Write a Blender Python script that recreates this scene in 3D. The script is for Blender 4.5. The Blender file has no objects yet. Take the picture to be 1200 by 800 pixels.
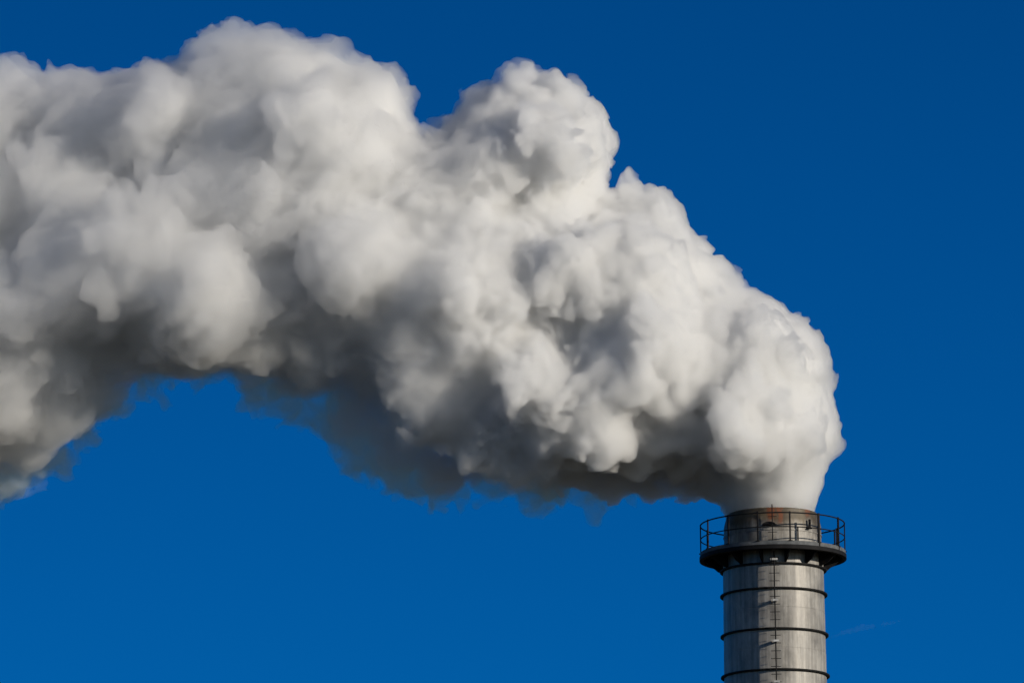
import bpy, bmesh, math, random
import numpy as np
from mathutils import Vector, Matrix, Euler

sc = bpy.context.scene
COL = sc.collection
R = math.radians

# ------------------------------------------------------------------ camera
CAM = Vector((0.0, -245.0, 1.7))
F_PX = 9800.0                                    # focal length in pixels of a 1200 px wide frame
cd = bpy.data.cameras.new('camera')
cam = bpy.data.objects.new('camera', cd)
COL.objects.link(cam)
cd.sensor_width = 36.0
cd.lens = 36.0 * F_PX / 1200.0
cd.clip_start = 1.0
cd.clip_end = 60000.0
PITCH, YAW, ROLL = R(11.24), R(1.792), R(-0.8)
cam.location = CAM
cam.rotation_euler = (Matrix.Rotation(YAW, 3, 'Z') @ Matrix.Rotation(R(90) + PITCH, 3, 'X') @ Matrix.Rotation(ROLL, 3, 'Z')).to_euler()
sc.camera = cam
bpy.context.view_layer.update()
CR = cam.rotation_euler.to_matrix()


def at(px, py, y=0.0):
    """point of the vertical plane y=const seen at pixel (px, py) of the 1200x800 photo"""
    d = CR @ Vector(((px - 600) / F_PX, (400 - py) / F_PX, -1.0))
    return CAM + d * ((y - CAM.y) / d.y)


# ------------------------------------------------------------------ light
SUN_EL, SUN_AZ = R(15.0), R(61.0)                # azimuth measured from the camera side (-y) towards +x
sun_dir = Vector((math.sin(SUN_AZ) * math.cos(SUN_EL), -math.cos(SUN_AZ) * math.cos(SUN_EL), math.sin(SUN_EL)))
sl = bpy.data.lights.new('sun', 'SUN')
sl.energy = 3.8
sl.angle = R(0.53)
sl.color = (1.0, 0.915, 0.78)
so = bpy.data.objects.new('sun', sl)
so.rotation_euler = (-sun_dir).to_track_quat('-Z', 'Y').to_euler()
so.location = (60, -40, 80)
COL.objects.link(so)

world = bpy.data.worlds.new('World')
sc.world = world
world.use_nodes = True
nt = world.node_tree
nt.nodes.clear()
sky = nt.nodes.new('ShaderNodeTexSky')
sky.sky_type = 'NISHITA'
sky.sun_disc = False
sky.sun_elevation = SUN_EL
# rotation 0 puts the sun at +Y and grows clockwise
sky.sun_rotation = math.atan2(sun_dir.x, sun_dir.y)
sky.altitude = 200
sky.air_density = 0.8
sky.dust_density = 0.1
sky.ozone_density = 4.0
hs = nt.nodes.new('ShaderNodeHueSaturation')
hs.inputs['Saturation'].default_value = 1.0
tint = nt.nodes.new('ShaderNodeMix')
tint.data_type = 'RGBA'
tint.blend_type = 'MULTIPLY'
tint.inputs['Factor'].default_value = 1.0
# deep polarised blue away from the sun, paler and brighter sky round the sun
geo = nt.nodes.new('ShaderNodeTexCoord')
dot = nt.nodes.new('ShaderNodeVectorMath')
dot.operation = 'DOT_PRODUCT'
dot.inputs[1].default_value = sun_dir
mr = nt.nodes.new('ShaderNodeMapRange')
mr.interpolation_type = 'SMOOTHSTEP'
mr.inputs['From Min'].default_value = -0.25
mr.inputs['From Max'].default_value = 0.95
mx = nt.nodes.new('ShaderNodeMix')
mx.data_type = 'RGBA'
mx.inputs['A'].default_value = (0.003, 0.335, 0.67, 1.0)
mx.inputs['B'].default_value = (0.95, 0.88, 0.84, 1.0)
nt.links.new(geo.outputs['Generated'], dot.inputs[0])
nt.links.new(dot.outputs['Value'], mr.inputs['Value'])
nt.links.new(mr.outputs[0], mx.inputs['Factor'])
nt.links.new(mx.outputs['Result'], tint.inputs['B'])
bg = nt.nodes.new('ShaderNodeBackground')
bg.inputs['Strength'].default_value = 0.10
out = nt.nodes.new('ShaderNodeOutputWorld')
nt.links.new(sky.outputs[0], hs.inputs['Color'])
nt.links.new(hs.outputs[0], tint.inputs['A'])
# the blue deepens with height above the horizon
sepz = nt.nodes.new('ShaderNodeSeparateXYZ')
nt.links.new(geo.outputs['Generated'], sepz.inputs[0])
deep = nt.nodes.new('ShaderNodeMapRange')
deep.inputs['From Min'].default_value = 0.10
deep.inputs['From Max'].default_value = 0.30
deep.inputs['To Min'].default_value = 1.22
deep.inputs['To Max'].default_value = 0.68
nt.links.new(sepz.outputs['Z'], deep.inputs['Value'])
dm = nt.nodes.new('ShaderNodeVectorMath')
dm.operation = 'SCALE'
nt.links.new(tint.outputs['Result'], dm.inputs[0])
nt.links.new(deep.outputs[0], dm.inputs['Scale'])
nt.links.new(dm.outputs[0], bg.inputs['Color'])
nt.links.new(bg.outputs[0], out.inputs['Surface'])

sc.view_settings.view_transform = 'Standard'
sc.view_settings.look = 'None'
sc.view_settings.exposure = 0.0
sc.view_settings.gamma = 1.0
sc.view_settings.use_curve_mapping = False

cy = sc.cycles
cy.use_denoising = True
cy.denoiser = 'OPENIMAGEDENOISE'
cy.max_bounces = 24
cy.diffuse_bounces = 3
cy.glossy_bounces = 3
cy.volume_bounces = 24
cy.transparent_max_bounces = 256
cy.use_adaptive_sampling = True
cy.adaptive_threshold = 0.025
cy.sample_clamp_indirect = 0.0
cy.caustics_reflective = False
cy.caustics_refractive = False


# ------------------------------------------------------------------ helpers
def link_mesh(name, bm, mat, parent=None, smooth=True):
    me = bpy.data.meshes.new(name)
    bmesh.ops.recalc_face_normals(bm, faces=bm.faces)
    bm.to_mesh(me)
    bm.free()
    if smooth:
        for p in me.polygons:
            p.use_smooth = True
        me.set_sharp_from_angle(angle=R(35))
    me.materials.append(mat)
    o = bpy.data.objects.new(name, me)
    COL.objects.link(o)
    if parent:
        o.parent = parent
    return o


def lathe(bm, prof, seg=96, closed=True):
    """revolve a closed (r, z) profile"""
    rings = []
    for r, z in prof:
        rings.append([bm.verts.new((r * math.cos(2 * math.pi * i / seg), r * math.sin(2 * math.pi * i / seg), z)) for i in range(seg)])
    n = len(prof)
    for k in range(n if closed else n - 1):
        a, b = rings[k], rings[(k + 1) % n]
        for i in range(seg):
            j = (i + 1) % seg
            bm.faces.new((a[i], a[j], b[j], b[i]))


def box(bm, c, size, rz=0.0, bevel=0.0):
    m = Matrix.Translation(c) @ Matrix.Rotation(rz, 4, 'Z') @ Matrix.Diagonal((*size, 1.0))
    g = bmesh.ops.create_cube(bm, size=1.0, matrix=m)
    if bevel:
        es = list({e for v in g['verts'] for e in v.link_edges})
        bmesh.ops.bevel(bm, geom=es, offset=bevel, segments=1, affect='EDGES', profile=0.5)


def tube(bm, p, q, r, seg=10):
    p, q = Vector(p), Vector(q)
    d = q - p
    m = Matrix.Translation((p + q) / 2) @ d.to_track_quat('Z', 'Y').to_matrix().to_4x4()
    bmesh.ops.create_cone(bm, cap_ends=True, segments=seg, radius1=r, radius2=r, depth=d.length, matrix=m)


def hoop(bm, R0, z, r, seg=120, tseg=8, a0=None, a1=None):
    full = a0 is None
    if full:
        a0, a1 = 0.0, 2 * math.pi
    n = seg if full else seg + 1
    rings = []
    for i in range(n):
        a = a0 + (a1 - a0) * i / seg
        ring = []
        for k in range(tseg):
            t = 2 * math.pi * k / tseg
            rr = R0 + r * math.cos(t)
            ring.append(bm.verts.new((rr * math.sin(a), -rr * math.cos(a), z + r * math.sin(t))))
        rings.append(ring)
    for i in range(seg):
        a_, b_ = rings[i], rings[(i + 1) % n]
        for k in range(tseg):
            l = (k + 1) % tseg
            bm.faces.new((a_[k], a_[l], b_[l], b_[k]))
    if not full:
        bm.faces.new(rings[0])
        bm.faces.new(list(reversed(rings[-1])))


def pol(r, deg, z):
    """polar place round the chimney: 0 deg faces the camera, positive to the right"""
    return Vector((r * math.sin(R(deg)), -r * math.cos(R(deg)), z))


def new_mat(name):
    m = bpy.data.materials.new(name)
    m.use_nodes = True
    return m, m.node_tree, m.node_tree.nodes['Principled BSDF']


def node(t, kind, **kw):
    n = t.nodes.new(kind)
    for k, v in kw.items():
        setattr(n, k, v)
    return n


def ramp(t, stops):
    n = t.nodes.new('ShaderNodeValToRGB')
    e = n.color_ramp.elements
    while len(e) < len(stops):
        e.new(0.5)
    for el, (p, c) in zip(e, stops):
        el.position = p
        el.color = (*c, 1) if len(c) == 3 else c
    return n


def noise(t, vec, scale, detail=4, rough=0.55, mscale=(1, 1, 1)):
    mp = t.nodes.new('ShaderNodeMapping')
    mp.inputs['Scale'].default_value = mscale
    n = t.nodes.new('ShaderNodeTexNoise')
    n.inputs['Scale'].default_value = scale
    n.inputs['Detail'].default_value = detail
    n.inputs['Roughness'].default_value = rough
    t.links.new(vec, mp.inputs['Vector'])
    t.links.new(mp.outputs[0], n.inputs['Vector'])
    return n


def mixc(t, f, a, b, mode='MIX'):
    n = t.nodes.new('ShaderNodeMix')
    n.data_type = 'RGBA'
    n.blend_type = mode
    for key, v in (('Factor', f), ('A', a), ('B', b)):
        if isinstance(v, bpy.types.NodeSocket):
            t.links.new(v, n.inputs[key])
        else:
            n.inputs[key].default_value = v if not isinstance(v, tuple) or len(v) == 4 else (*v, 1)
    return n.outputs['Result']


# ------------------------------------------------------------------ materials
def shell_material(name, rusty):
    m, t, b = new_mat(name)
    tc = node(t, 'ShaderNodeTexCoord')
    v = tc.outputs['Object']
    streak = noise(t, v, 1.0, 6, 0.6, (9, 9, 0.35))
    cloud = noise(t, v, 1.7, 6, 0.62, (1, 1, 0.6))
    fine = noise(t, v, 14, 4, 0.6, (1, 1, 0.4))
    base = ramp(t, [(0.30, (0.22, 0.21, 0.195)), (0.50, (0.34, 0.325, 0.30)), (0.70, (0.47, 0.445, 0.40))])
    t.links.new(streak.outputs['Fac'], base.inputs['Fac'])
    cl = ramp(t, [(0.36, (0.60, 0.59, 0.575)), (0.52, (0.88, 0.875, 0.87)), (0.62, (1, 1, 1))])
    t.links.new(cloud.outputs['Fac'], cl.inputs['Fac'])
    c = mixc(t, 1.0, base.outputs['Color'], cl.outputs['Color'], 'MULTIPLY')
    fr = ramp(t, [(0.35, (0.86, 0.85, 0.84)), (0.6, (1, 1, 1))])
    t.links.new(fine.outputs['Fac'], fr.inputs['Fac'])
    c = mixc(t, 1.0, c, fr.outputs['Color'], 'MULTIPLY')
    if rusty:
        # grime and rust running down from the lip: a stain with its own shape
        sep = node(t, 'ShaderNodeSeparateXYZ')
        t.links.new(v, sep.inputs[0])
        run = noise(t, v, 1.0, 5, 0.6, (3.2, 3.2, 0.5))
        rr = node(t, 'ShaderNodeMapRange')
        rr.inputs['From Min'].default_value = 44.0
        rr.inputs['From Max'].default_value = 44.98
        t.links.new(sep.outputs['Z'], rr.inputs['Value'])
        ad = node(t, 'ShaderNodeMath', operation='ADD')
        t.links.new(rr.outputs[0], ad.inputs[0])
        t.links.new(run.outputs['Fac'], ad.inputs[1])
        gm = ramp(t, [(0.92, (0, 0, 0)), (1.22, (1, 1, 1))])
        sc_ = node(t, 'ShaderNodeMath', operation='MULTIPLY')
        sc_.inputs[1].default_value = 0.75
        t.links.new(ad.outputs[0], sc_.inputs[0])
        gm = ramp(t, [(0.66, (0, 0, 0)), (0.92, (1, 1, 1))])
        t.links.new(sc_.outputs[0], gm.inputs['Fac'])
        c = mixc(t, gm.outputs['Color'], c, (0.11, 0.085, 0.052))
        soot = noise(t, v, 1.6, 5, 0.65, (1, 1, 0.6))
        sr = ramp(t, [(0.34, (1, 1, 1)), (0.56, (0.38, 0.35, 0.31))])
        t.links.new(soot.outputs['Fac'], sr.inputs['Fac'])
        c = mixc(t, 0.8, c, sr.outputs['Color'], 'MULTIPLY')
        # two orange rust runs
        for cx, w, zlo in ((-0.03, 0.16, 44.5), (0.22, 0.13, 44.42), (1.05, 0.10, 44.7)):
            dx = node(t, 'ShaderNodeMath', operation='SUBTRACT')
            dx.inputs[1].default_value = cx
            t.links.new(sep.outputs['X'], dx.inputs[0])
            ab = node(t, 'ShaderNodeMath', operation='ABSOLUTE')
            t.links.new(dx.outputs[0], ab.inputs[0])
            m1 = node(t, 'ShaderNodeMapRange')
            m1.inputs['From Min'].default_value = w
            m1.inputs['From Max'].default_value = 0.0
            t.links.new(ab.outputs[0], m1.inputs['Value'])
            m2 = node(t, 'ShaderNodeMapRange')
            m2.inputs['From Min'].default_value = zlo
            m2.inputs['From Max'].default_value = zlo + 0.35
            t.links.new(sep.outputs['Z'], m2.inputs['Value'])
            mu = node(t, 'ShaderNodeMath', operation='MULTIPLY')
            t.links.new(m1.outputs[0], mu.inputs[0])
            t.links.new(m2.outputs[0], mu.inputs[1])
            mv = node(t, 'ShaderNodeMath', operation='MULTIPLY')
            t.links.new(mu.outputs[0], mv.inputs[0])
            n3 = noise(t, v, 9, 4, 0.7, (1, 1, 0.4))
            r3 = ramp(t, [(0.38, (0, 0, 0)), (0.55, (1, 1, 1))])
            t.links.new(n3.outputs['Fac'], r3.inputs['Fac'])
            t.links.new(r3.outputs['Color'], mv.inputs[1])
            mw = node(t, 'ShaderNodeMath', operation='MULTIPLY', use_clamp=True)
            mw.inputs[1].default_value = 2.8
            t.links.new(mv.outputs[0], mw.inputs[0])
            c = mixc(t, mw.outputs[0], c, (0.15, 0.045, 0.014))
    t.links.new(c, b.inputs['Base Color'])
    b.inputs['Metallic'].default_value = 0.15
    rg = ramp(t, [(0.3, (0.42,) * 3), (0.7, (0.62,) * 3)])
    t.links.new(cloud.outputs['Fac'], rg.inputs['Fac'])
    t.links.new(rg.outputs['Color'], b.inputs['Roughness'])
    bp = node(t, 'ShaderNodeBump')
    bp.inputs['Strength'].default_value = 0.25
    bp.inputs['Distance'].default_value = 0.02
    t.links.new(cloud.outputs['Fac'], bp.inputs['Height'])
    t.links.new(bp.outputs[0], b.inputs['Normal'])
    return m


M_SHELL = shell_material('weathered_steel_shell', False)
M_CAP = shell_material('sooty_steel_cap', True)


def dark_metal(name, col, rough=0.7, rust=(0.10, 0.05, 0.025)):
    m, t, b = new_mat(name)
    tc = node(t, 'ShaderNodeTexCoord')
    n = noise(t, tc.outputs['Object'], 5, 5, 0.65)
    r_ = ramp(t, [(0.42, col), (0.62, tuple(x * 1.5 for x in col)), (0.74, rust)])
    t.links.new(n.outputs['Fac'], r_.inputs['Fac'])
    t.links.new(r_.outputs['Color'], b.inputs['Base Color'])
    b.inputs['Roughness'].default_value = rough
    b.inputs['Metallic'].default_value = 0.0
    b.inputs['Specular IOR Level'].default_value = 0.15
    return m


M_DARK = dark_metal('dark_painted_steel', (0.007, 0.007, 0.008), 0.7, (0.03, 0.016, 0.009))
M_RING = dark_metal('stiffener_steel', (0.008, 0.008, 0.008), 0.7, (0.03, 0.018, 0.012))
M_GREY = dark_metal('grey_galvanised_steel', (0.20, 0.21, 0.22), 0.55, (0.16, 0.12, 0.09))
M_KICK = dark_metal('grey_painted_steel', (0.09, 0.095, 0.10), 0.6, (0.09, 0.06, 0.04))
M_PALE = dark_metal('pale_galvanised_steel', (0.42, 0.42, 0.41), 0.5, (0.3, 0.25, 0.2))
M_SOOT, _t, _b = new_mat('sooty_flue')
_b.inputs['Base Color'].default_value = (0.02, 0.018, 0.016, 1)
_b.inputs['Roughness'].default_value = 0.95

# ------------------------------------------------------------------ ground
m, t, b = new_mat('dry_ground')
tc = node(t, 'ShaderNodeTexCoord')
n1 = noise(t, tc.outputs['Object'], 0.02, 8, 0.6)
r1 = ramp(t, [(0.35, (0.04, 0.045, 0.025)), (0.5, (0.06, 0.055, 0.035)), (0.68, (0.10, 0.085, 0.06))])
t.links.new(n1.outputs['Fac'], r1.inputs['Fac'])
t.links.new(r1.outputs['Color'], b.inputs['Base Color'])
b.inputs['Roughness'].default_value = 0.95
bm = bmesh.new()
bmesh.ops.create_grid(bm, x_segments=40, y_segments=40, size=20000)
g = link_mesh('ground', bm, m)
g['kind'] = 'structure'

# ------------------------------------------------------------------ chimney
H = 45.0
R_TOP, R_CAP = 1.33, 1.445
TAPER = 0.0085


def shaft_r(z):
    return 1.493 + TAPER * (43.3 - z)


ch = bpy.data.objects.new('factory_chimney', None)
COL.objects.link(ch)
ch['label'] = 'tall round steel chimney with a railed platform, steam pouring from its rusty top'
ch['category'] = 'chimney'

RING_Z = [43.30, 42.56, 41.35, 40.13] + [40.13 - 1.215 * i for i in range(1, 5)]
# shaft: welded plate courses, a shallow seam groove at mid course
bm = bmesh.new()
prof = [(shaft_r(0), 0.0)]
seams = sorted([z - 0.56 for z in RING_Z[1:]])
for z in seams:
    r = shaft_r(z)
    prof += [(r, z - 0.012), (r - 0.008, z - 0.008), (r - 0.008, z + 0.008), (r - 0.004, z + 0.012)]
prof += [(shaft_r(43.3), 43.70), (shaft_r(43.3) - 0.12, 43.70), (shaft_r(0) - 0.12, 0.0)]
lathe(bm, prof, 128)
shaft = link_mesh('shaft', bm, M_SHELL, ch)

# cap: straight drum above the platform, then a short inward cone and a rolled lip
bm = bmesh.new()
lathe(bm, [(R_CAP, 43.70), (R_CAP, 44.60), (R_CAP - 0.015, 44.68), (R_TOP + 0.03, 44.93), (R_TOP + 0.03, 44.97), (R_TOP, 45.0),
           (R_TOP - 0.05, 45.0), (R_TOP - 0.06, 44.9), (R_CAP - 0.10, 44.55), (R_CAP - 0.10, 43.70)], 128)
cap = link_mesh('cap', bm, M_CAP, ch)
bm = bmesh.new()
lathe(bm, [(1.20, 40.0), (1.20, 44.93), (1.265, 44.93), (1.265, 40.0)], 96)
bmesh.ops.create_circle(bm, cap_ends=True, segments=64, radius=1.199, matrix=Matrix.Translation((0, 0, 41.0)))
flue = link_mesh('flue', bm, M_SOOT, ch)
# stiffening band round the drum
bm = bmesh.new()
lathe(bm, [(R_CAP - 0.002, 44.30), (R_CAP + 0.02, 44.305), (R_CAP + 0.02, 44.335), (R_CAP - 0.002, 44.34)], 128)
link_mesh('band', bm, M_CAP, cap)

for i, z in enumerate(RING_Z):
    bm = bmesh.new()
    r = shaft_r(z)
    lathe(bm, [(r - 0.02, z - 0.026), (r + 0.088, z - 0.026), (r + 0.096, z - 0.018), (r + 0.096, z + 0.018), (r + 0.088, z + 0.024), (r - 0.02, z + 0.024)], 128)
    link_mesh('stiffening_ring', bm, M_RING, ch)

# ---- platform
RP, ZF = 2.15, 43.85
pf = bpy.data.objects.new('platform', None)
COL.objects.link(pf)
pf.parent = ch
bm = bmesh.new()
lathe(bm, [(R_CAP + 0.02, ZF - 0.045), (RP - 0.012, ZF - 0.045), (RP - 0.012, ZF), (R_CAP + 0.02, ZF)], 112)
link_mesh('deck', bm, M_GREY, pf)
bm = bmesh.new()
lathe(bm, [(RP - 0.01, ZF - 0.10), (RP + 0.012, ZF - 0.10), (RP + 0.012, ZF + 0.015), (RP - 0.01, ZF + 0.015)], 112)
link_mesh('kick_plate', bm, M_KICK, pf)
bm = bmesh.new()
lathe(bm, [(RP - 0.09, ZF - 0.22), (RP + 0.035, ZF - 0.22), (RP + 0.035, ZF - 0.102), (RP - 0.012, ZF - 0.102), (RP - 0.012, ZF - 0.205), (RP - 0.09, ZF - 0.205)], 112)
link_mesh('edge_beam', bm, M_DARK, pf)
POST_A = [14 + 25.714 * k for k in range(14)]
for k, a in enumerate(POST_A):
    bm = bmesh.new()
    # triangular bracket plate with a bottom flange
    w = 0.02
    pts = [(1.46, ZF - 0.05), (RP - 0.02, ZF - 0.05), (RP - 0.02, ZF - 0.21), (RP - 0.16, ZF - 0.25), (1.80, ZF - 0.42), (1.60, ZF - 0.50), (1.46, ZF - 0.60)]
    rot = Matrix.Rotation(R(a), 4, 'Z')
    fr = [bm.verts.new(rot @ Vector((-w, -r, z))) for r, z in pts]
    bk = [bm.verts.new(rot @ Vector((w, -r, z))) for r, z in pts]
    bm.faces.new(fr)
    bm.faces.new(list(reversed(bk)))
    for i in range(len(pts)):
        j = (i + 1) % len(pts)
        bm.faces.new((fr[i], bk[i], bk[j], fr[j]))
    link_mesh('bracket', bm, M_DARK, pf, smooth=False)
# intermediate ring beam under the deck
bm = bmesh.new()
lathe(bm, [(1.80, ZF - 0.17), (1.87, ZF - 0.17), (1.87, ZF - 0.055), (1.80, ZF - 0.055)], 96)
link_mesh('deck_beam', bm, M_DARK, pf)

# ---- railing
rl = bpy.data.objects.new('railing', None)
COL.objects.link(rl)
rl.parent = ch
RR = RP - 0.01
for z, r_, nm in ((44.70, 0.021, 'top_rail'), (44.28, 0.017, 'mid_rail')):
    bm = bmesh.new()
    hoop(bm, RR, z, r_)
    link_mesh(nm, bm, M_DARK, rl)
for k, a in enumerate(POST_A):
    bm = bmesh.new()
    big = 0.030 if k in (1, 2) else 0.022
    p = pol(RR, a, 0)
    box(bm, Vector((p.x, p.y, (ZF - 0.15 + 44.74) / 2)), (big * 2, big * 1.6, 44.74 - ZF + 0.15), R(a), 0.004)
    box(bm, Vector((p.x, p.y, ZF + 0.012)), (0.12, 0.10, 0.02), R(a))
    link_mesh('post', bm, M_DARK, rl, smooth=False)
# gate stub post and the little post on the drum side
bm = bmesh.new()
p = pol(RR, 20.5, 0)
box(bm, Vector((p.x, p.y, (ZF + 44.28) / 2)), (0.035, 0.035, 44.30 - ZF), R(20.5), 0.004)
link_mesh('short_post', bm, M_DARK, rl, smooth=False)
bm = bmesh.new()
p = pol(RR, 59, 0)
box(bm, Vector((p.x, p.y, (ZF + 44.28) / 2)), (0.05, 0.03, 44.30 - ZF), R(59), 0.004)
link_mesh('short_post', bm, M_DARK, rl, smooth=False)

# ---- ladder: one central stile with pegs, held off the shell by brackets
ld = bpy.data.objects.new('ladder', None)
COL.objects.link(ld)
ld.parent = ch
A_L = 1.0
bm = bmesh.new()


def ladder_r(z):
    return shaft_r(z) + 0.22


def ladder_xy(z, off=0.0, side=0.0):
    rr = ladder_r(z) + off
    return Vector((side + rr * math.sin(R(A_L)), -rr * math.cos(R(A_L)), z))


tube(bm, ladder_xy(34.0), ladder_xy(43.63), 0.019, 8)
link_mesh('stile', bm, M_DARK, ld)
z = 34.15
while z < 43.5:
    bm = bmesh.new()
    tube(bm, ladder_xy(z, 0, -0.15), ladder_xy(z, 0, 0.15), 0.010, 6)
    link_mesh('rung', bm, M_DARK, ld)
    z += 0.232
for z in [43.38] + [RING_Z[1] - 0.40 - 1.215 * i for i in range(7)]:
    bm = bmesh.new()
    r0, r1 = shaft_r(z) - 0.01, ladder_r(z) + 0.03
    for sx in (-0.075, 0.075):
        box(bm, Vector((sx, -(r0 + r1) / 2, z)), (0.012, r1 - r0, 0.06))
    box(bm, Vector((0.045, -r1, z)), (0.17, 0.014, 0.06), 0, 0.003)
    link_mesh('standoff_bracket', bm, M_PALE, ld, smooth=False)
# upper ladder run over the drum to the lip
bm = bmesh.new()
tube(bm, (0.0, -(R_CAP + 0.16), 43.86), (0.0, -(R_CAP + 0.16), 45.03), 0.016, 8)
tube(bm, (0.0, -(R_CAP + 0.16), 45.03), (0.0, -(R_TOP - 0.02), 45.03), 0.016, 8)
link_mesh('upper_stile', bm, M_DARK, ld)
for i in range(4):
    bm = bmesh.new()
    z = 43.98 + i * 0.232
    tube(bm, (-0.13, -(R_CAP + 0.16), z), (0.13, -(R_CAP + 0.16), z), 0.010, 6)
    link_mesh('rung', bm, M_DARK, ld)

# ---- small fittings on the drum
bm = bmesh.new()                                     # sampling pipe stub
p0 = pol(R_CAP - 0.02, 46, 44.42)
p1 = pol(R_CAP + 0.10, 46, 44.42)
tube(bm, p0, p1, 0.05, 14)
tube(bm, pol(R_CAP + 0.09, 46, 44.38), pol(R_CAP + 0.09, 46, 44.66), 0.038, 14)
tube(bm, pol(R_CAP + 0.09, 46, 44.38), pol(R_CAP + 0.09, 46, 44.41), 0.075, 14)
link_mesh('pipe_stub', bm, M_DARK, cap)
bm = bmesh.new()                                     # hooded lamp / inspection cover left of the ladder
base = pol(R_CAP + 0.02, -4, 44.44)
top = [base + Vector((0.20 * math.cos(math.pi * i / 12), -0.10, 0.10 * math.sin(math.pi * i / 12))) for i in range(13)]
bot = [q + Vector((0, 0.14, 0.0)) for q in top]
tv = [bm.verts.new(q) for q in top]
bv = [bm.verts.new(q) for q in bot]
bm.faces.new(tv)
bm.faces.new(list(reversed(bv)))
for i in range(13):
    j = (i + 1) % 13
    bm.faces.new((tv[i], bv[i], bv[j], tv[j]))
link_mesh('inspection_hood', bm, M_DARK, cap, smooth=False)

# ------------------------------------------------------------------ steam plume
rng = np.random.default_rng(7)
VOX = 0.066
PX = 1 / 39.4                                         # metres per photo pixel at the plume
# big billows: photo x, photo y, radius in px, depth in m (negative = towards the camera)
BIG = [
    # column out of the mouth
    (903, 598, 46, 0.0), (903, 575, 50, 0.0), (904, 550, 54, 0.0), (908, 522, 54, 0.0), (924, 496, 46, 0.2),
    (895, 495, 66, -0.2), (915, 450, 52, 0.0), (880, 430, 66, -0.5), (905, 405, 44, 0.4), (870, 395, 46, 0.4), (850, 480, 66, -0.8),
    # shoulder
    (830, 410, 72, 0.2), (800, 455, 76, -0.9), (790, 380, 80, 0.2), (762, 325, 66, 0.1), (795, 310, 42, 0.7), (740, 275, 56, 0.6),
    (765, 262, 38, 0.8), (735, 425, 84, -0.5), (715, 345, 80, -0.8), (790, 500, 50, -0.4), (745, 495, 56, -0.9),
    # underside near the mouth (recessed, in shade)
    (820, 540, 40, 1.0), (760, 535, 42, 1.4), (700, 540, 42, 1.2), (650, 530, 44, 1.0), (835, 568, 16, 0.3),
    # the big upper knuckle
    (622, 166, 75, 0.4), (650, 145, 52, 0.2), (668, 168, 45, -0.2), (588, 148, 48, 0.6), (560, 172, 48, 0.8), (600, 190, 66, -0.2),
    (550, 215, 62, 0.2),
    # middle body
    (660, 280, 70, 0.6), (630, 350, 84, 0.2), (645, 400, 66, 0.1), (590, 300, 84, 0.0), (560, 380, 92, -0.3), (600, 455, 72, -0.9),
    (640, 480, 64, -1.0), (690, 480, 62, -1.3), (608, 528, 40, -1.4), (560, 520, 30, -1.4), (520, 440, 62, -0.8), (500, 480, 48, -1.6), (560, 485, 52, -1.2), (520, 320, 92, 0.2),
    (480, 250, 84, 0.3), (502, 206, 36, 0.4), (470, 380, 84, -0.8), (450, 300, 88, -0.8),
    (520, 545, 32, 1.6), (470, 515, 36, 1.8), (430, 470, 40, 1.8), (420, 400, 44, -0.8), (370, 400, 42, -0.4), (560, 535, 32, 1.2),
    # left upper mass
    (418, 132, 54, 0.0), (447, 118, 33, 0.2), (450, 168, 34, 0.0), (400, 180, 76, 0.0), (370, 105, 56, 0.2), (330, 100, 56, -0.2), (340, 180, 86, -0.4),
    (275, 85, 52, 0.0), (250, 70, 32, 0.1), (300, 75, 34, 0.2), (260, 140, 72, 0.0), (210, 125, 52, 0.6), (180, 170, 76, 0.2),
    (290, 230, 92, -0.6), (370, 265, 84, 0.2), (140, 135, 44, 0.8), (95, 150, 62, 0.0), (60, 145, 56, -0.4), (10, 105, 36, -0.2), (25, 150, 50, 0.6),
    # left middle
    (400, 370, 72, 0.3), (340, 370, 72, 0.9), (350, 320, 76, 0.4), (270, 330, 96, -0.2), (255, 380, 52, -1.3), (300, 405, 44, -0.9), (350, 430, 32, 0.6),
    (200, 260, 86, 0.2), (190, 350, 76, -0.4), (210, 390, 34, -0.6), (140, 330, 92, -0.9), (110, 240, 84, 0.2), (150, 395, 42, -0.8), (100, 400, 56, -0.4),
    (60, 330, 92, -0.8), (40, 230, 86, 0.4), (50, 420, 76, -0.5), (20, 465, 66, -0.6), (60, 470, 42, -1.2), (0, 520, 34, 1.0),
    (-20, 260, 110, 0.2), (-40, 380, 120, 0.0), (-40, 160, 80, 0.3), (-40, 480, 62, 0.3), (-110, 300, 130, 0), (-110, 420, 115, 0.4),
    (-150, 200, 90, 0), (-190, 370, 140, 0.2), (-200, 480, 110, 0.2), (-260, 300, 120, 0), (-280, 440, 130, 0.3),
]
K = []                                                # spheres: x, y, z, r
def away(px):
    """the wind carries the plume off to the left and away from the camera"""
    x = (907 - px) * PX
    return -0.10 * min(max(0.0, x - 1.5), 11.0) + 0.05 * max(0.0, x - 13.0) + 0.16 * max(0.0, x - 18.0)


for px, py, r, dep in BIG:
    rec = dep > 0.85
    dep += away(px)
    p = at(px, py, dep)
    K.append((p.x, p.y, p.z, r * PX))
    # give the body its depth: same billow again in front and behind where the plume is thick
    if r >= 60:
        for s in ((1,) if rec else (-1, 1)):
            j = rng.uniform(-0.35, 0.35, 2) * r
            rr = r * rng.uniform(0.70, 0.86)
            q = at(px + j[0], py + j[1], dep + s * r * PX * rng.uniform(0.6, 0.95))
            K.append((q.x, q.y, q.z, rr * PX))
K = np.array(K)


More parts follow.
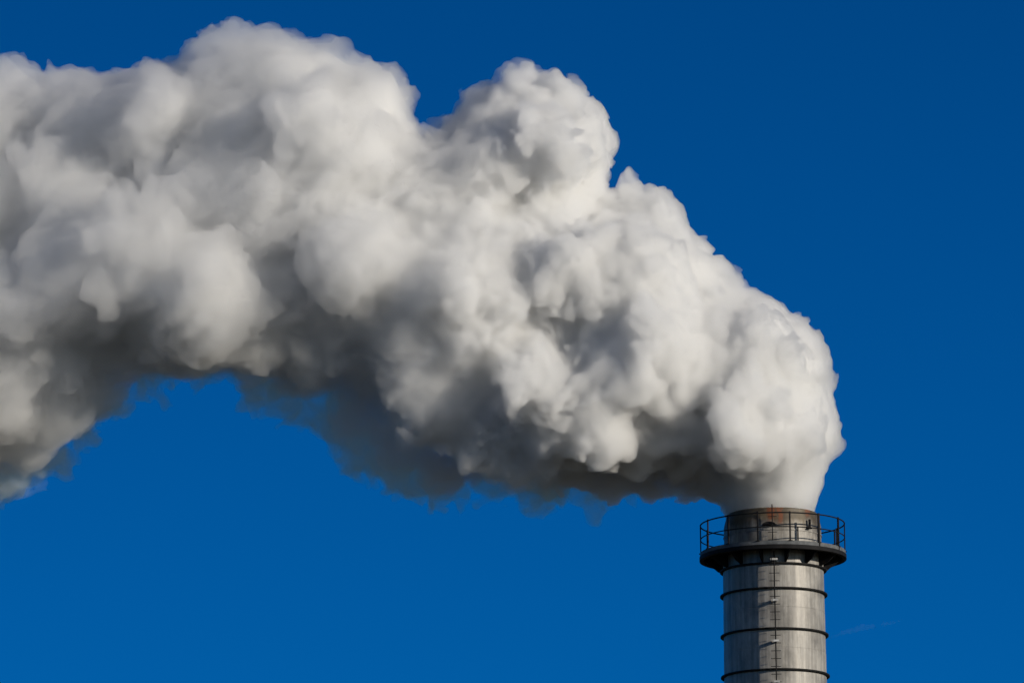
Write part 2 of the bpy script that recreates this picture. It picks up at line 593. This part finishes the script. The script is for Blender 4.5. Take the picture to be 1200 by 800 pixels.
def spawn(par, per_area, lo, hi, out_lo, out_hi, rmin, rmax=9, soft=None):
    """smaller billows budding on the surface of the bigger ones"""
    kids = []
    for x, y, z, r in par:
        f = 1.0 if soft is None else soft(x, z)
        n = int(per_area * f)
        if n < 1 or r < rmin:
            continue
        u = rng.normal(size=(n, 3))
        u /= np.linalg.norm(u, axis=1)[:, None]
        rr = r * rng.uniform(lo, hi, n) ** 1.0
        rr = np.minimum(rr, rmax)
        c = np.array((x, y, z)) + u * (r * 1.0 + rr * rng.uniform(out_lo, out_hi, n))[:, None]
        kids.append(np.column_stack([c, rr]))
    kids = np.concatenate(kids)
    # drop the ones buried in a parent
    keep = np.ones(len(kids), bool)
    for x, y, z, r in par:
        d = np.sqrt(((kids[:, :3] - (x, y, z)) ** 2).sum(1))
        keep &= ~(d + kids[:, 3] < r + 0.02)
    return kids[keep]


x_mouth = 0.0


def soft1(x, z):
    if x > -1.6 and z < 46.6:                          # freshly out of the mouth: still smooth
        return 0.5
    return 1.0 if x > -12 else 0.75


L1 = spawn(K, 64, 0.13, 0.33, -0.75, -0.15, 0.3, 0.75, soft1)
L2 = spawn(L1, 44, 0.26, 0.58, -0.45, 0.08, 0.14, 0.3, lambda x, z: (1.0 if x > -9 else max(0.35, 1 - (-9 - x) / 12)) * (0.6 if (x > -1.6 and z < 46.6) else 1))
print('billows', len(K), len(L1), len(L2))
S = np.concatenate([K, L1, L2])

lo = np.array([K[:, i].min() - 4.6 for i in range(3)])
hi = np.array([K[:, i].max() + 4.6 for i in range(3)])
lo[0] = (K[:, 0] - K[:, 3]).min() - 0.8; hi[0] = (K[:, 0] + K[:, 3]).max() + 0.8
lo[1] = (K[:, 1] - K[:, 3]).min() - 0.8; hi[1] = (K[:, 1] + K[:, 3]).max() + 0.8
lo[2] = (K[:, 2] - K[:, 3]).min() - 0.8; hi[2] = (K[:, 2] + K[:, 3]).max() + 0.8
N = np.ceil((hi - lo) / VOX).astype(int) + 1
print('grid', N, N.prod() / 1e6)
AX = [(lo[i] + VOX * np.arange(N[i])).astype(np.float32) for i in range(3)]


def union(balls, k, band):
    """smooth union of spheres on the grid; k is the width over which neighbours melt together"""
    E = np.full(N, math.exp(-band / k), np.float32)
    for x, y, z, r in balls:
        e = r + band
        i0 = [max(0, int((c - e - l) / VOX)) for c, l in zip((x, y, z), lo)]
        i1 = [min(int(n), int((c + e - l) / VOX) + 2) for c, l, n in zip((x, y, z), lo, N)]
        if any(b_ <= a_ for a_, b_ in zip(i0, i1)):
            continue
        sx, sy, sz = (slice(a_, b_) for a_, b_ in zip(i0, i1))
        dx = (AX[0][sx] - x) ** 2
        dy = (AX[1][sy] - y) ** 2
        dz = (AX[2][sz] - z) ** 2
        d = np.sqrt(dx[:, None, None] + dy[None, :, None] + dz[None, None, :]) - np.float32(r)
        E[sx, sy, sz] += np.exp(np.clip(-d / np.float32(k), -band / k, 30 - 0 * k))
    return -k * np.log(E)


D = union(K, 0.36, 1.6) + 0.21
D = np.minimum(D, union(L1, 0.07, 0.5) + 0.03)
D = np.minimum(D, union(L2, 0.035, 0.45))


def blur(A, n=1):
    for _ in range(n):
        for ax in range(3):
            B = A.copy()
            s0 = [slice(None)] * 3; s1 = [slice(None)] * 3; sm = [slice(None)] * 3
            s0[ax] = slice(0, -2); s1[ax] = slice(2, None); sm[ax] = slice(1, -1)
            B[tuple(sm)] = 0.25 * A[tuple(s0)] + 0.5 * A[tuple(sm)] + 0.25 * A[tuple(s1)]
            A = B
    return A


def value_noise(scale, seed):
    """smooth random field on the grid, about -1..1, feature size 'scale' metres"""
    g_ = np.random.default_rng(seed)
    n = np.ceil((hi - lo) / scale).astype(int) + 4
    A = g_.uniform(-1, 1, n).astype(np.float32)
    for ax in range(3):
        pos = (np.arange(N[ax]) * VOX / scale).astype(np.float32) + 1
        i = pos.astype(int)
        f = pos - i
        f = f * f * (3 - 2 * f)
        sh = [1, 1, 1]; sh[ax] = -1
        f = f.reshape(sh)
        A = np.take(A, i, axis=ax) * (1 - f) + np.take(A, i + 1, axis=ax) * f
    return A


def surface_nets(F, iso):
    """dual contouring of F < iso on the grid -> vertices, quads"""
    ins = F < iso
    nx, ny, nz = F.shape
    act = np.zeros((nx - 1, ny - 1, nz - 1), np.uint8)
    for a in (0, 1):
        for b_ in (0, 1):
            for c in (0, 1):
                act += ins[a:nx - 1 + a, b_:ny - 1 + b_, c:nz - 1 + c]
    cells = np.argwhere((act > 0) & (act < 8))
    idx = np.full(act.shape, -1, np.int32)
    idx[tuple(cells.T)] = np.arange(len(cells))
    acc = np.zeros((len(cells), 3), np.float32)
    cnt = np.zeros(len(cells), np.float32)
    corners = [(a, b_, c) for a in (0, 1) for b_ in (0, 1) for c in (0, 1)]
    val = {k: F[cells[:, 0] + k[0], cells[:, 1] + k[1], cells[:, 2] + k[2]] - iso for k in corners}
    for k in corners:
        for ax in range(3):
            if k[ax] == 0:
                k2 = list(k); k2[ax] = 1; k2 = tuple(k2)
                va, vb = val[k], val[k2]
                cr = (va < 0) != (vb < 0)
                t_ = np.where(cr, va / np.where(cr, va - vb, 1), 0)
                p = np.zeros((len(cells), 3), np.float32)
                for q in range(3):
                    p[:, q] = k[q]
                p[:, ax] += t_
                acc += p * cr[:, None]
                cnt += cr
    V = (cells + acc / cnt[:, None]) * VOX + lo
    Q = []
    for ax in range(3):
        s0 = [slice(None)] * 3; s1 = [slice(None)] * 3
        s0[ax] = slice(0, -1); s1[ax] = slice(1, None)
        a_, b_ = ins[tuple(s0)], ins[tuple(s1)]
        e = np.argwhere(a_ != b_)
        u, v = (ax + 1) % 3, (ax + 2) % 3
        e = e[(e[:, u] > 0) & (e[:, v] > 0)]
        e = e[(e[:, u] < F.shape[u] - 1) & (e[:, v] < F.shape[v] - 1)]
        flip = ~a_[tuple(e.T)]
        quad = []
        for du, dv in ((-1, -1), (0, -1), (0, 0), (-1, 0)):
            c = e.copy(); c[:, u] += du; c[:, v] += dv
            quad.append(idx[tuple(c.T)])
        quad = np.column_stack(quad)
        quad[flip] = quad[flip][:, ::-1]
        Q.append(quad)
    return V.astype(np.float32), np.concatenate(Q).astype(np.int32)


def mesh_from(name, V, Q, mat):
    me = bpy.data.meshes.new(name)
    me.vertices.add(len(V))
    me.vertices.foreach_set('co', V.ravel())
    me.loops.add(len(Q) * 4)
    me.loops.foreach_set('vertex_index', Q.ravel())
    me.polygons.add(len(Q))
    me.polygons.foreach_set('loop_start', np.arange(0, len(Q) * 4, 4, dtype=np.int32))
    me.update(calc_edges=True)
    me.validate()
    me.materials.append(mat)
    o = bpy.data.objects.new(name, me)
    COL.objects.link(o)
    print(name, len(V), len(Q))
    return o


def steam_mat(name, dens, aniso, col=(1, 1, 1)):
    m = bpy.data.materials.new(name)
    m.use_nodes = True
    t = m.node_tree
    t.nodes.clear()
    v = t.nodes.new('ShaderNodeVolumeScatter')
    v.inputs['Color'].default_value = (*col, 1)
    v.inputs['Density'].default_value = dens
    v.inputs['Anisotropy'].default_value = aniso
    o = t.nodes.new('ShaderNodeOutputMaterial')
    t.links.new(v.outputs[0], o.inputs['Volume'])
    return m


D = blur(D, 1)
gx = AX[0][:, None, None]
gz = AX[2][None, None, :]
calm = np.clip((gz - 45.2) / 1.4, 0.35, 1) + np.clip((-gx - 1.8) / 1.0, 0, 1)   # freshly out of the mouth it is still smooth
calm = np.minimum(calm, 1.0).astype(np.float32)
# creased billow noise, three octaves: rounded bumps meeting in sharp folds
for sc_a, sc_b, amp, sd in ((0.95, 0.77, 0.13, 20), (0.50, 0.41, 0.10, 30), (0.25, 0.21, 0.11, 40)):
    nb = (value_noise(sc_a, sd) + value_noise(sc_b, sd + 1)) * 0.7
    D -= amp * calm * (np.abs(nb) - 0.33)
def swirl(V):
    """bend the billows with a few smooth waves so that none stays a true sphere"""
    g_ = np.random.default_rng(3)
    W = V.copy()
    fade = np.clip((V[:, 2] - 45.3) / 1.5, 0, 1) 
    fade = np.maximum(fade, np.clip((-V[:, 0] - 2) / 2, 0, 1))[:, None]
    for lam, amp in ((3.1, 0.14), (1.6, 0.08), (0.8, 0.045)):
        for _ in range(3):
            k = g_.normal(size=3); k /= np.linalg.norm(k)
            a = g_.normal(size=3); a -= a.dot(k) * k; a /= np.linalg.norm(a)
            W += fade * amp * np.sin(V @ k * (2 * math.pi / lam) + g_.uniform(0, 6.28))[:, None] * a
    return W


gx = AX[0][:, None, None]
gz = AX[2][None, None, :]
age = np.clip((-gx - 4) / 14, 0, 1)                    # the plume frays as it drifts away
fine = value_noise(0.34, 5) + 0.6 * value_noise(0.18, 6)
broad = value_noise(1.4, 8)
# the steam itself, and the torn mist that trails round it
skin = D + 0.36 * age ** 0.8 + 0.035 * fine
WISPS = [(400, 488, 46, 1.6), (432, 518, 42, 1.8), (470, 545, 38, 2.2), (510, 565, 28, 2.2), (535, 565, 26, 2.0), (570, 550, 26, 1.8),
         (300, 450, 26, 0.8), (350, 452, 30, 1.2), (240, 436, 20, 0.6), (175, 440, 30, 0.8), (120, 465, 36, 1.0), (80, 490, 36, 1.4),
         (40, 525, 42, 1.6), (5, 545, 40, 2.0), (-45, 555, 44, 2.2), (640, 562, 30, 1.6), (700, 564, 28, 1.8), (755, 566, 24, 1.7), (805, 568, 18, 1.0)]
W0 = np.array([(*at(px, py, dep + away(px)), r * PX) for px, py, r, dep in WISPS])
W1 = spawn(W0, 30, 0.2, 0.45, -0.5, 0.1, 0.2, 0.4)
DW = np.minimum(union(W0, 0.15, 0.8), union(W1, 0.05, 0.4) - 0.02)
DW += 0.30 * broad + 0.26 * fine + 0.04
mist = D + 0.08 - 0.14 * age * (1 + broad) + 0.05 * fine
V, Q = surface_nets(skin, 0.0)
plume = mesh_from('steam_plume', swirl(V).astype(np.float32), Q, steam_mat('steam', 6.5, 0.64, (0.9995, 0.9995, 0.9995)))
plume['label'] = 'huge billowing white steam plume drifting left from the chimney mouth'
plume['category'] = 'steam plume'
V, Q = surface_nets(mist, 0.0)
o = mesh_from('mist_fringe', swirl(V).astype(np.float32), Q, steam_mat('thin_mist', 1.7, 0.5, (0.999, 0.999, 0.999)))
o.parent = plume

V, Q = surface_nets(DW, 0.0)


def islands(V, Q):
    """label the connected pieces of a quad mesh"""
    lab = np.arange(len(V))
    E = np.concatenate([Q[:, [i, (i + 1) % 4]] for i in range(4)])
    while True:
        m_ = np.minimum(lab[E[:, 0]], lab[E[:, 1]])
        new = lab.copy()
        np.minimum.at(new, E[:, 0], m_)
        np.minimum.at(new, E[:, 1], m_)
        new = new[new]
        new = new[new]
        if (new == lab).all():
            return lab
        lab = new


def pieces(V, Q, least):
    lab = islands(V, Q)
    ids, cnt = np.unique(lab, return_counts=True)
    for i in ids[np.argsort(-cnt)]:
        sel = lab == i
        if sel.sum() < least:
            break
        re = np.cumsum(sel) - 1
        yield V[sel], re[Q[sel[Q[:, 0]]]].astype(np.int32)


M_VAP = steam_mat('shade_tinted_vapour', 2.0, 0.2, (0.44, 0.56, 0.76))  # shade under the plume is put into this dark blue scatter colour
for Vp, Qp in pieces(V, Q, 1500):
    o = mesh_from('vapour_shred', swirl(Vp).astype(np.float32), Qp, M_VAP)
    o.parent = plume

# ------------------------------------------------------------------ faint streak of old contrail, kilometres away
DIST = 12000.0
a0, a1 = at(968, 749, DIST - 245), at(1062, 722, DIST - 245)
u = (a1 - a0)
L = u.length
u.normalize()
w = Vector((0, 1, 0))
v = u.cross(w)
bm = bmesh.new()
rg = random.Random(4)
rings = []
for i in range(41):
    f = i / 40
    r = 4.2 * math.sin(math.pi * min(1, max(0.0, f * 1.02))) ** 0.6 * (0.75 + 0.5 * rg.random()) * (0.12 if 0.60 < f < 0.68 else 1) + 0.05
    c = a0 + u * (L * f) + v * (rg.uniform(-1, 1) * 1.0 + 3.0 * math.sin(f * 5))
    rings.append([bm.verts.new(c + (v * math.cos(2 * math.pi * k / 12) + w * math.sin(2 * math.pi * k / 12) * 2.5) * r) for k in range(12)])
for A_, B_ in zip(rings, rings[1:]):
    for k in range(12):
        l = (k + 1) % 12
        bm.faces.new((A_[k], A_[l], B_[l], B_[k]))
bm.faces.new(rings[0])
bm.faces.new(list(reversed(rings[-1])))
ct = link_mesh('contrail', bm, steam_mat('ice_haze', 0.0009, 0.0))
ct['label'] = 'faint thin contrail streak in the blue sky just right of the chimney shaft'
ct['category'] = 'contrail'
